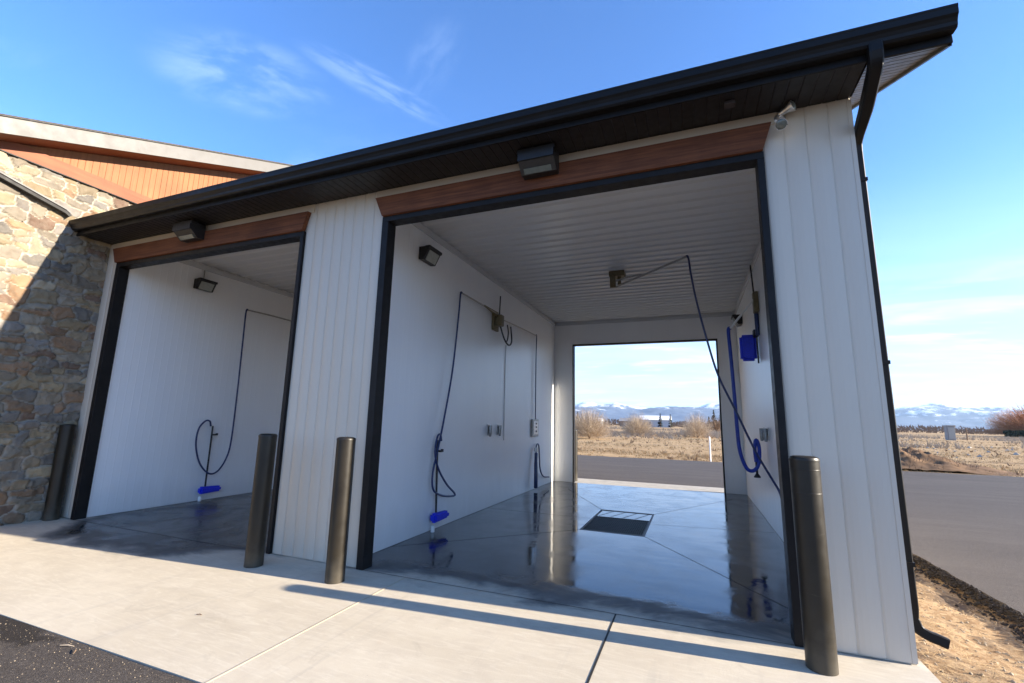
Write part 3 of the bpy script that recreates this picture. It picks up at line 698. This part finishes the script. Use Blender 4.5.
# ------------------------------------------------------------------ background
def shrub(name,x,y,h,w,n,mat,label,cat,grp=None,tw=.012,trunk=False,seed=1):
    rd=random.Random(seed); t=thing(name,(x,y,-.07),label,cat,grp)
    tk=MB(); tw_=MB()
    for i in range(9):
        a=rd.uniform(0,6.28); r=rd.uniform(.1,.45)*w/2; hh=h*rd.uniform(.35,.6)
        tk.tube([(x+rd.uniform(-.1,.1)*w*.15,y+rd.uniform(-.1,.1),-.08),(x+math.cos(a)*r*.5,y+math.sin(a)*r*.5,hh*.5),(x+math.cos(a)*r,y+math.sin(a)*r,hh)],[tw*4,tw*3,tw*1.5],5)
    tk.build('trunk',M['twig_dark'],t)
    for i in range(n):
        a=rd.uniform(0,6.28); u=rd.random()**.5; el=rd.uniform(.1,1)
        ex=math.cos(a)*w/2*u; ey=math.sin(a)*w/2*u; ez=h*math.sqrt(max(0,1-u*u*.85))*rd.uniform(.12,1.02)
        k=rd.uniform(.25,.75); b=Vector((x+ex*k,y+ey*k,ez*k*.9)); e=Vector((x+ex,y+ey,ez)); m=(b+e)/2+Vector((rd.uniform(-1,1),rd.uniform(-1,1),rd.uniform(0,1)))*h*.05
        s=Vector((rd.uniform(-1,1),rd.uniform(-.4,.4),rd.uniform(-.3,.3))).normalized()*tw
        tw_.add([b-s,b+s,m+s*.8,m-s*.8,e],[(0,1,2,3),(3,2,4)])
        for q in range(3):
            c=b.lerp(e,rd.uniform(.3,.95)); f=c+Vector((rd.uniform(-1,1),rd.uniform(-1,1),rd.uniform(-.1,1)))*h*.11; s2=s*.6
            tw_.add([c-s2,c+s2,f],[(0,1,2)])
    tw_.build('crown',M[mat],t,fixn=False)
    return t
g='leafless shrubs in the dry field'
shrub('shrub',-7.2,42,3.4,5.2,3600,'twig','broad pale leafless willow seen through the rear opening, left side','shrub',g,.007,seed=2)
shrub('shrub',-9.6,46,2.4,3.4,1200,'twig','low pale shrub at the left edge of the rear opening','shrub',g,.007,seed=3)
shrub('shrub',-4.4,60,3.4,5.0,2000,'twig','rounded tan shrub left of the pale barn','shrub',g,.009,seed=4)
shrub('shrub',3.0,60,3.6,4.6,1500,'twig','feathery tan shrub just right of the barn view','shrub',g,.009,seed=5)
shrub('shrub',7.5,110,4.5,5.5,350,'twig_dark','brown shrub near the right edge of the rear opening','shrub',g,.03,seed=6)
shrub('cottonwood_tree',108,200,12.0,27,4200,'twig_orange','wide orange-brown bare tree at the right end of the horizon','tree',None,.05,seed=8)
shrub('cottonwood_tree',128,215,13.0,24,1600,'twig_orange','orange-brown bare tree cut by the right frame edge','tree',None,.07,seed=9)
def conifer(x,y,h,label,seed):
    rd=random.Random(seed); t=thing('conifer_tree',(x,y,-.07),label,'tree','dark trees along the horizon')
    MB().tube([(x,y,-.08),(x,y,h*.9)],[h*.03,h*.008],6).build('trunk',M['twig_dark'],t)
    mb=MB()
    for i in range(260):
        z=h*(.08+.92*rd.random()**1.2); r=(1-z/h)*h*.24+.1; a=rd.uniform(0,6.28); rr=r*rd.uniform(.5,1.1)
        c=Vector((x+math.cos(a)*rr,y+math.sin(a)*rr,z-.04*h)); b=Vector((x,y,z)); s=Vector((-math.sin(a),math.cos(a),rd.uniform(-.3,.3)))*h*.035
        mb.add([b,c-s,c+s+Vector((0,0,.02*h))],[(0,1,2)])
    mb.build('crown',M['conifer'],t,fixn=False)
for i,(x,y,h,l) in enumerate([(-46,200,6.5,'small dark conifer at far left of the rear opening'),(-40,215,4.5,'short dark conifer beside the far-left one'),(-6.5,205,6,'dark conifer at the right end of the pale barn'),(-12.5,235,7,'dark conifer poking up behind the pale barn roof'),(10.5,200,8,'taller dark conifer near the right jamb of the rear opening'),(13.2,205,7,'dark conifer right against the rear right jamb'),(8.3,190,5,'low dark conifer left of the pair by the right jamb'),(72,260,7.5,'dark conifer on the horizon right of the downspout'),(63,280,5,'short conifer close to the downspout on the horizon')]): conifer(x,y,h,l,20+i)
def house(x,y,w,d,h,rh,wm,rm,label):
    t=thing('farm_building',(x,y,-.07),label,'building','farm buildings on the horizon')
    MB().box((x-w/2,y-d/2,-.07),(x+w/2,y+d/2,h)).build('wall',M[wm],t)
    MB().prism([(y-d/2-.5,h-.1),(y,h+rh),(y+d/2+.5,h-.1),(y,h-.05)],'x',x-w/2-.5,x+w/2+.5).build('roof',M[rm],t)
    MB().box((x-w*.30,y-d/2-.06,-.05),(x-w*.12,y-d/2-.005,h*.72)).build('door',M['greybox'],t)
    mb=MB(); mb.box((x+w*.1,y-d/2-.05,h*.4),(x+w*.22,y-d/2-.005,h*.7)); mb.build('window',M['dark'],t)
house(-16,250,15,10,3.8,2.2,'barn','barn_roof','long pale blue-grey barn with white roof across the field')
house(-28,240,9,8,2.8,1.6,'brown_wall','greybox','low brown farmhouse left of the pale barn')
house(-46,240,7,7,2.6,1.4,'barn','barn_roof','tiny white-roofed house at far left of the rear opening')
house(85,270,10,8,2.6,1.6,'brown_wall','barn_roof','small brown house with white roof on the right horizon')
house(97,300,12,8,2.4,1.6,'brown_wall','greybox','low dark brown house near the orange tree')
house(60,300,13,8,2.6,1.5,'brown_wall','greybox','long low brown building beside the downspout on the horizon')
t=thing('dark_hedge',(101,190,-.07),'low dark hedge at the foot of the orange-brown tree','hedge')
mb=MB(); rd=random.Random(4)
for i in range(1500):
    c=Vector((rd.uniform(94,122),rd.uniform(187,190),rd.uniform(0,1.7))); s=Vector((rd.uniform(-1,1),rd.uniform(-1,1),rd.uniform(-1,1)))*.5
    mb.add([c-s,c+s,c+Vector((rd.uniform(-.5,.5),0,.6))],[(0,1,2)])
P(mb,'foliage','conifer',t)
t=thing('utility_cabinet',(43.3,97,-.07),'grey utility cabinet standing alone in the field beyond the lot','cabinet')
P(MB().box((42.9,96.5,-.07),(44.0,97.5,2.35),.05),'body','greybox',t); P(MB().box((42.8,96.4,2.35),(44.1,97.6,2.48),.03),'lid','steel',t)
P(MB().box((43.05,96.45,.2),(43.85,96.49,2.1)),'door','steel',t)
tag(MB().tube([(46.9,100,-.1),(46.95,100,2.1)],.10,8).build('fence_post',M['twig_dark']),'brown wooden post right of the grey cabinet','post')
t=thing('marker_post',(3.24,17.95,-.07),'white marker post at the far edge of the asphalt, seen through the bay','post')
P(MB().tube([(3.24,18.1,-.1),(3.24,18.1,1.02)],.030,12),'shaft','postwhite',t,True); P(MB().lathe([(.034,0),(.034,.03),(.015,.05)],(3.24,18.1,1.01),seg=12),'cap','postwhite',t,True)
# dirt mound at the edge of the lot
t=thing('dirt_mound',(11.2,20.5,-.07),'brown weedy dirt mound at the edge of the lot, right of the building','dirt mound')
mb=MB(); n=48; vs=[]
for j in range(n+1):
    for i in range(n+1):
        x=8.0+6.4*i/n; y=18.6+4.4*j/n; u=(x-10.6)/2.9; v=(y-20.7)/1.9
        hh=.82*math.exp(-(u*u+v*v)*1.5)*(1+.45*noise.noise(Vector((x*1.3,y*1.3,0)))+.25*noise.noise(Vector((x*5,y*5,0))))
        vs.append((x,y,-.08+hh+.02*noise.noise(Vector((x*9,y*9,2)))))
mb.add(vs,[(j*(n+1)+i,j*(n+1)+i+1,(j+1)*(n+1)+i+1,(j+1)*(n+1)+i) for j in range(n) for i in range(n)])
P(mb,'soil','dirt',t,True)
mb=MB(); rd=random.Random(3)
for i in range(1500):
    x=rd.gauss(10.5,1.3); y=rd.gauss(20.6,.8); u=(x-10.6)/2.9; v=(y-20.7)/1.9; z=-.1+.75*math.exp(-(u*u+v*v)*1.5)
    b=Vector((x,y,z)); e=b+Vector((rd.uniform(-.12,.12),rd.uniform(-.1,.1),rd.uniform(.08,.26))); s=Vector((.008,0,0)); mb.add([b-s,b+s,e],[(0,1,2)])
mb.build('weeds',M['twig_dark'],t,fixn=False)
# dry grass (stuff)
mb=MB(); rd=random.Random(5)
def tuft(mb,x,y,h,k,wd):
    for q in range(k):
        a=rd.uniform(0,6.28); b=Vector((x+rd.uniform(-.08,.08),y+rd.uniform(-.08,.08),-.08)); e=b+Vector((math.cos(a)*h*.5,math.sin(a)*h*.5,h*rd.uniform(.6,1)))
        s=Vector((wd,0,0)); mb.add([b-s,b+s,e],[(0,1,2)])
for i in range(14000):
    y=18.3+rd.random()**1.8*75; x=rd.uniform(-.36,.62)*(y+6)+2
    dn=noise.noise(Vector((x*.12,y*.25,0)))
    if dn<-.12 and rd.random()<.7: continue
    tuft(mb,x,y,rd.uniform(.05,.15)*(1+1.3*max(0,dn)),5,.010+.00028*y)
tag(mb.build('dry_grass',M['straw'],fixn=False),'tan dry grass covering the open field','grass',kind='stuff')
mb=MB()
for i in range(260):
    y=18.5+rd.random()**1.6*70; x=rd.uniform(-.36,.62)*(y+6)+2; tuft(mb,x,y,rd.uniform(.15,.4),7,.012+.0003*y)
tag(mb.build('dry_weeds',M['twig_dark'],fixn=False),'brown weed stems scattered through the dry field','weeds',kind='stuff')
# loose stones and straw on the strip beside the wall
def pebbles(n,region,zf,r0,r1,seed):
    mb=MB(); rd=random.Random(seed)
    for i in range(n):
        x,y=region(rd); r=r0+(r1-r0)*rd.random()**3; z=zf(x,y); vs=[]
        for p in ((1,0,0),(-1,0,0),(0,1,0),(0,-1,0),(0,0,.7),(0,0,-.6)):
            q=Vector(p)*r*rd.uniform(.7,1.2); q.rotate(Matrix.Rotation(rd.uniform(0,.8),3,'Z')); vs.append(q+Vector((x,y,z)))
        mb.add(vs,[(0,2,4),(2,1,4),(1,3,4),(3,0,4),(2,0,5),(1,2,5),(3,1,5),(0,3,5)])
    return mb
tag(pebbles(3800,lambda r:(r.uniform(3.98,5.15),-2+r.random()**1.3*9.5),gzf,.003,.020,1).build('gravel',M['pebble'],fixn=False),'loose gravel on the strip beside the right wall','gravel',kind='stuff')
mb=MB()
for i in range(5200):
    x=rd.uniform(3.99,5.15); y=-2+rd.random()**1.4*9.5
    if noise.noise(Vector((x*1.4,y*1.4,9)))<-.18: continue
    b=Vector((x,y,gzf(x,y)+.003)); a=rd.uniform(0,6.28); L=rd.uniform(.02,.08); e=b+Vector((math.cos(a)*L,math.sin(a)*L,rd.uniform(0,.018))); s=Vector((-math.sin(a),math.cos(a),0))*.0022
    mb.add([b-s,b+s,e+s*.5,e-s*.5],[(0,1,2,3)])
tag(mb.build('straw_litter',M['straw'],fixn=False),'straw and dead grass scattered on the strip beside the right wall','straw',kind='stuff')
tag(pebbles(900,lambda r:(r.uniform(-3.2,.4),-2.04-abs(r.gauss(0,.25))),lambda x,y:-.003,.0015,.006,6).build('grit',M['pebble'],fixn=False),'grit scattered on the asphalt along the slab edge','grit',kind='stuff')
for (x,y,L,a,lb) in [(-1.35,-2.10,.10,.3,'short pale twig on the asphalt by the slab edge'),(-1.22,-2.12,.07,2.6,'tiny dark twig on the asphalt by the slab edge'),(-1.05,-1.42,.05,.2,'dark wood chip lying alone on the sunlit concrete')]:
    d=Vector((math.cos(a),math.sin(a),0))*L/2; c=Vector((x,y,.006))
    tag(MB().tube([c-d,c+Vector((.003,.004,.003)),c+d],[.0025,.004,.002],6).build('twig',M['twig_dark' if 'dark' in lb else 'twig']),lb,'twig','twigs on the ground')
mb=pebbles(170,lambda r:(r.uniform(16,42),r.uniform(30,62)),lambda x,y:-.02,.05,.22,8)
tag(mb.build('rubble',M['rock'],fixn=False),'pale rubble strewn over the field right of the building','rubble',kind='stuff')

mb=MB(); rd=random.Random(77)
for i in range(9000):
    x=rd.uniform(-150,190); y=rd.uniform(290,350); k=.5+.5*noise.noise(Vector((x*.035,3,0)))+.35*noise.noise(Vector((x*.13,8,0)))
    h=.8+3.8*max(0,k); z=rd.random()*h; b=Vector((x,y,z)); s_=Vector((rd.uniform(.12,.4),0,0)); e=b+Vector((rd.uniform(-1,1),0,rd.uniform(.5,1.6)))
    mb.add([b-s_,b+s_,e],[(0,1,2)])
tag(mb.build('distant_scrub',M['twig_dark'],fixn=False),'brown band of leafless scrub and trees along the horizon','scrub',kind='stuff')
mb=MB()
for i in range(9000):
    y=rd.uniform(48,150); x=rd.uniform(-.34,.6)*(y+6)+2
    if noise.noise(Vector((x*.06,y*.05,4)))<.02: continue
    b=Vector((x,y,-.05)); h=rd.uniform(.3,1.1); s_=Vector((.035,0,0))
    for q in range(4): mb.add([b-s_,b+s_,b+Vector((rd.uniform(-.5,.5),rd.uniform(-.3,.3),h*rd.uniform(.5,1)))],[(0,1,2)])
tag(mb.build('low_scrub',M['twig'],fixn=False),'low pale scrub patches across the middle of the field','scrub',kind='stuff')
def crumb(r):
    y=-2+r.random()*9; e=5.21-.008*(y+2); return (e-abs(r.gauss(0,.07))-.01,y)
M['asphalt_crumb']=simple('asphalt_crumb',(.035,.030,.027),.9,.4,40,spec=.2)
tag(pebbles(4200,crumb,lambda x,y:-.115+max(0,(x-5.07))*1.15 if x>5.07 else gzf(x,y)+.008,.006,.030,31).build('asphalt_crumbs',M['asphalt_crumb'],fixn=False),'broken asphalt crumbs along the lot edge, dark to deepen its shaded side','crumbs',kind='stuff')  # crumbs heaped up the lip; their dark colour adds to its shade
# mountains
def mountains(name,az0,az1,d0,d1,hfun,seed,nr=46,na=420):
    vs=[];sn=[]
    for j in range(nr+1):
        t=j/nr; d=d0+(d1-d0)*t
        for i in range(na+1):
            a=R(az0+(az1-az0)*i/na); x=math.sin(a)*d; y=math.cos(a)*d
            env=min(1,t/.75)**1.15 if t<.75 else 1-(t-.75)*.8
            p=Vector((x/1600,y/1600,seed)); r_=noise.fractal(p,.9,2.1,7)
            rid=1-abs(noise.fractal(p*1.3+Vector((5,3,0)),.85,2.0,7))*1.6
            h=hfun(math.degrees(a))*env*(.80+.22*r_+.20*rid)
            h=max(h,-.5) if t>0 else -1
            vs.append((x,y,h-.3)); sn.append(h/250.)
    me=bpy.data.meshes.new(name); k=na+1
    me.from_pydata(vs,[],[(j*k+i,j*k+i+1,(j+1)*k+i+1,(j+1)*k+i) for j in range(nr) for i in range(na)])
    at=me.attributes.new('snow','FLOAT','POINT'); at.data.foreach_set('value',sn)
    me.polygons.foreach_set('use_smooth',[True]*len(me.polygons)); me.materials.append(M['hill'])
    o=bpy.data.objects.new(name,me); COL.objects.link(o); return struct(o)
mountains('hills',-60,50,5200,8200,lambda a: 70+190/(1+math.exp((a-7)/1.6)),3.1)
mountains('mountains',-30,60,9500,12000,lambda a: 430+70*math.sin(a*.35),8.7)

# ------------------------------------------------------------------ haze
HD=float(0.5/11000)
mb=MB(); mb.box((-13500,-400,-1.1),(13500,12900,900))
m=bpy.data.materials.new('haze_air'); m.use_nodes=True; nt=m.node_tree; nt.nodes.clear()
out=nt.nodes.new('ShaderNodeOutputMaterial'); pv=nt.nodes.new('ShaderNodeVolumePrincipled')
pv.inputs['Color'].default_value=(.58,.78,1,1); pv.inputs['Density'].default_value=HD; pv.inputs['Anisotropy'].default_value=.2
nt.links.new(pv.outputs[0],out.inputs['Volume'])
hz_=mb.build('haze',m); tag(hz_,'pale blue air between the lot and the mountains','haze',kind='stuff'); hz_.display_type='WIRE'

# ------------------------------------------------------------------ sky, sun, camera
AZ,EL=5.0,17.7   # sun: degrees from +x towards +y, elevation
w=bpy.data.worlds.new('World'); S.world=w; w.use_nodes=True; nt=w.node_tree
bg=nt.nodes['Background']; sky=nt.nodes.new('ShaderNodeTexSky'); sky.sky_type='NISHITA'; sky.sun_disc=False
sky.sun_elevation=R(EL); sky.sun_rotation=R(90-AZ); sky.altitude=1400; sky.air_density=1.0; sky.dust_density=.6; sky.ozone_density=2.0
tc=nt.nodes.new('ShaderNodeTexCoord'); sp=nt.nodes.new('ShaderNodeSeparateXYZ'); nt.links.new(tc.outputs['Generated'],sp.inputs[0])
el=sp.outputs[2]
# cloud layer: project direction on a plane overhead
zz=mth(nt,'MAXIMUM',el,.03); cx=mth(nt,'DIVIDE',sp.outputs[0],mth(nt,'ADD',zz,.08)); cy=mth(nt,'DIVIDE',sp.outputs[1],mth(nt,'ADD',zz,.08))
cb=nt.nodes.new('ShaderNodeCombineXYZ'); nt.links.new(cx,cb.inputs[0]); nt.links.new(cy,cb.inputs[1])
mp=nt.nodes.new('ShaderNodeMapping'); mp.inputs['Rotation'].default_value=(0,0,R(25)); mp.inputs['Scale'].default_value=(.55,1.5,1); mp.inputs['Location'].default_value=(3.1,1.7,0)
nt.links.new(cb.outputs[0],mp.inputs[0])
cl=nz(nt,mp.outputs[0],1.0,8,.58,.6)
thin=mr(nt,cl,.56,.86,0,.4,True)
low=mr(nt,cl,.25,.72,.55,1,True)
lowm=mth(nt,'MULTIPLY',low,mr(nt,el,.46,.04,0,.92,True))
def wisp(az,el_,wa,we,rot,amt,seed):
    d=Vector((math.sin(R(az))*math.cos(R(el_)),math.cos(R(az))*math.cos(R(el_)),math.sin(R(el_))))
    h=Vector((math.cos(R(az)),-math.sin(R(az)),0)); v=h.cross(d)*1.0
    h2=h*math.cos(R(rot))+v*math.sin(R(rot)); v2=-h*math.sin(R(rot))+v*math.cos(R(rot))
    def dot(a):
        n=nt.nodes.new('ShaderNodeVectorMath'); n.operation='DOT_PRODUCT'; nt.links.new(tc.outputs['Generated'],n.inputs[0]); n.inputs[1].default_value=a; return n.outputs['Value']
    a=mth(nt,'DIVIDE',dot(h2),wa); b=mth(nt,'DIVIDE',dot(v2),we)
    c=nt.nodes.new('ShaderNodeCombineXYZ'); nt.links.new(a,c.inputs[0]); nt.links.new(b,c.inputs[1]); c.inputs[2].default_value=seed
    q=nz(nt,c.outputs[0],1.5,8,.6,.3)
    rr=mth(nt,'ADD',mth(nt,'MULTIPLY',a,a),mth(nt,'MULTIPLY',b,b))
    m=mth(nt,'MULTIPLY',mr(nt,rr,1.0,0,0,1,True),mr(nt,q,.36,.68,0,1,True))
    m=mth(nt,'MULTIPLY',m,mr(nt,dot(d),0,.5))
    return mth(nt,'MULTIPLY',m,amt)
cloud=mth(nt,'MAXIMUM',thin,lowm)
for args in ((-56,34.5,.16,.07,10,.30,1.0),(-41,37.5,.16,.030,-14,.24,4.0),(-34,41,.10,.05,60,.08,6.0),(22,11.5,.20,.022,8,.5,9.0),(27,17,.16,.016,10,.4,11.0),(-70,44,.3,.06,20,.15,13.0)):
    cloud=mth(nt,'MAXIMUM',cloud,wisp(*args))
col=mixc(nt,1.0,sky.outputs[0],(.60,.96,1.40),'MULTIPLY')
col=mixc(nt,cloud,col,(3.2,4.2,6.0))
stk=mth(nt,'MULTIPLY',mr(nt,nz(nt,mp.outputs[0],1.9,8,.6,.8),.47,.70,0,.8,True),mr(nt,el,.30,.12,0,1,True))
col=mixc(nt,stk,col,(4.1,4.5,5.2))
nt.links.new(col,bg.inputs['Color']); bg.inputs['Strength'].default_value=.09
sd=bpy.data.lights.new('sun','SUN'); sd.energy=5.0; sd.angle=R(.5); sd.color=(1,.885,.72)
so=bpy.data.objects.new('sun',sd); COL.objects.link(so)
dv=Vector((math.cos(R(EL))*math.cos(R(AZ)),math.cos(R(EL))*math.sin(R(AZ)),math.sin(R(EL))))
so.rotation_euler=dv.to_track_quat('Z','Y').to_euler()
cam=bpy.data.cameras.new('camera'); co=bpy.data.objects.new('camera',cam); COL.objects.link(co); S.camera=co
yaw,pit,rol,f=-.3793,.1736,.0225,452.6
fw0=Vector((math.sin(yaw),math.cos(yaw),0)); rt=Vector((math.cos(yaw),-math.sin(yaw),0)); up0=Vector((0,0,1))
fw=fw0*math.cos(pit)+up0*math.sin(pit); up=-fw0*math.sin(pit)+up0*math.cos(pit)
r2=rt*math.cos(rol)+up*math.sin(rol); u2=-rt*math.sin(rol)+up*math.cos(rol)
co.matrix_world=Matrix(((r2.x,u2.x,-fw.x,2.6032),(r2.y,u2.y,-fw.y,-4.1188),(r2.z,u2.z,-fw.z,1.55),(0,0,0,1)))
cam.sensor_width=36; cam.lens=f/1024*36; cam.clip_start=.05; cam.clip_end=40000
S.render.resolution_x=1024; S.render.resolution_y=683
S.render.engine='CYCLES'
S.cycles.max_bounces=10; S.cycles.diffuse_bounces=5; S.cycles.glossy_bounces=4; S.cycles.volume_bounces=0
S.view_settings.view_transform='Standard'; S.view_settings.look='None'; S.view_settings.gamma=1; S.view_settings.use_curve_mapping=False
S.view_settings.exposure=1.82
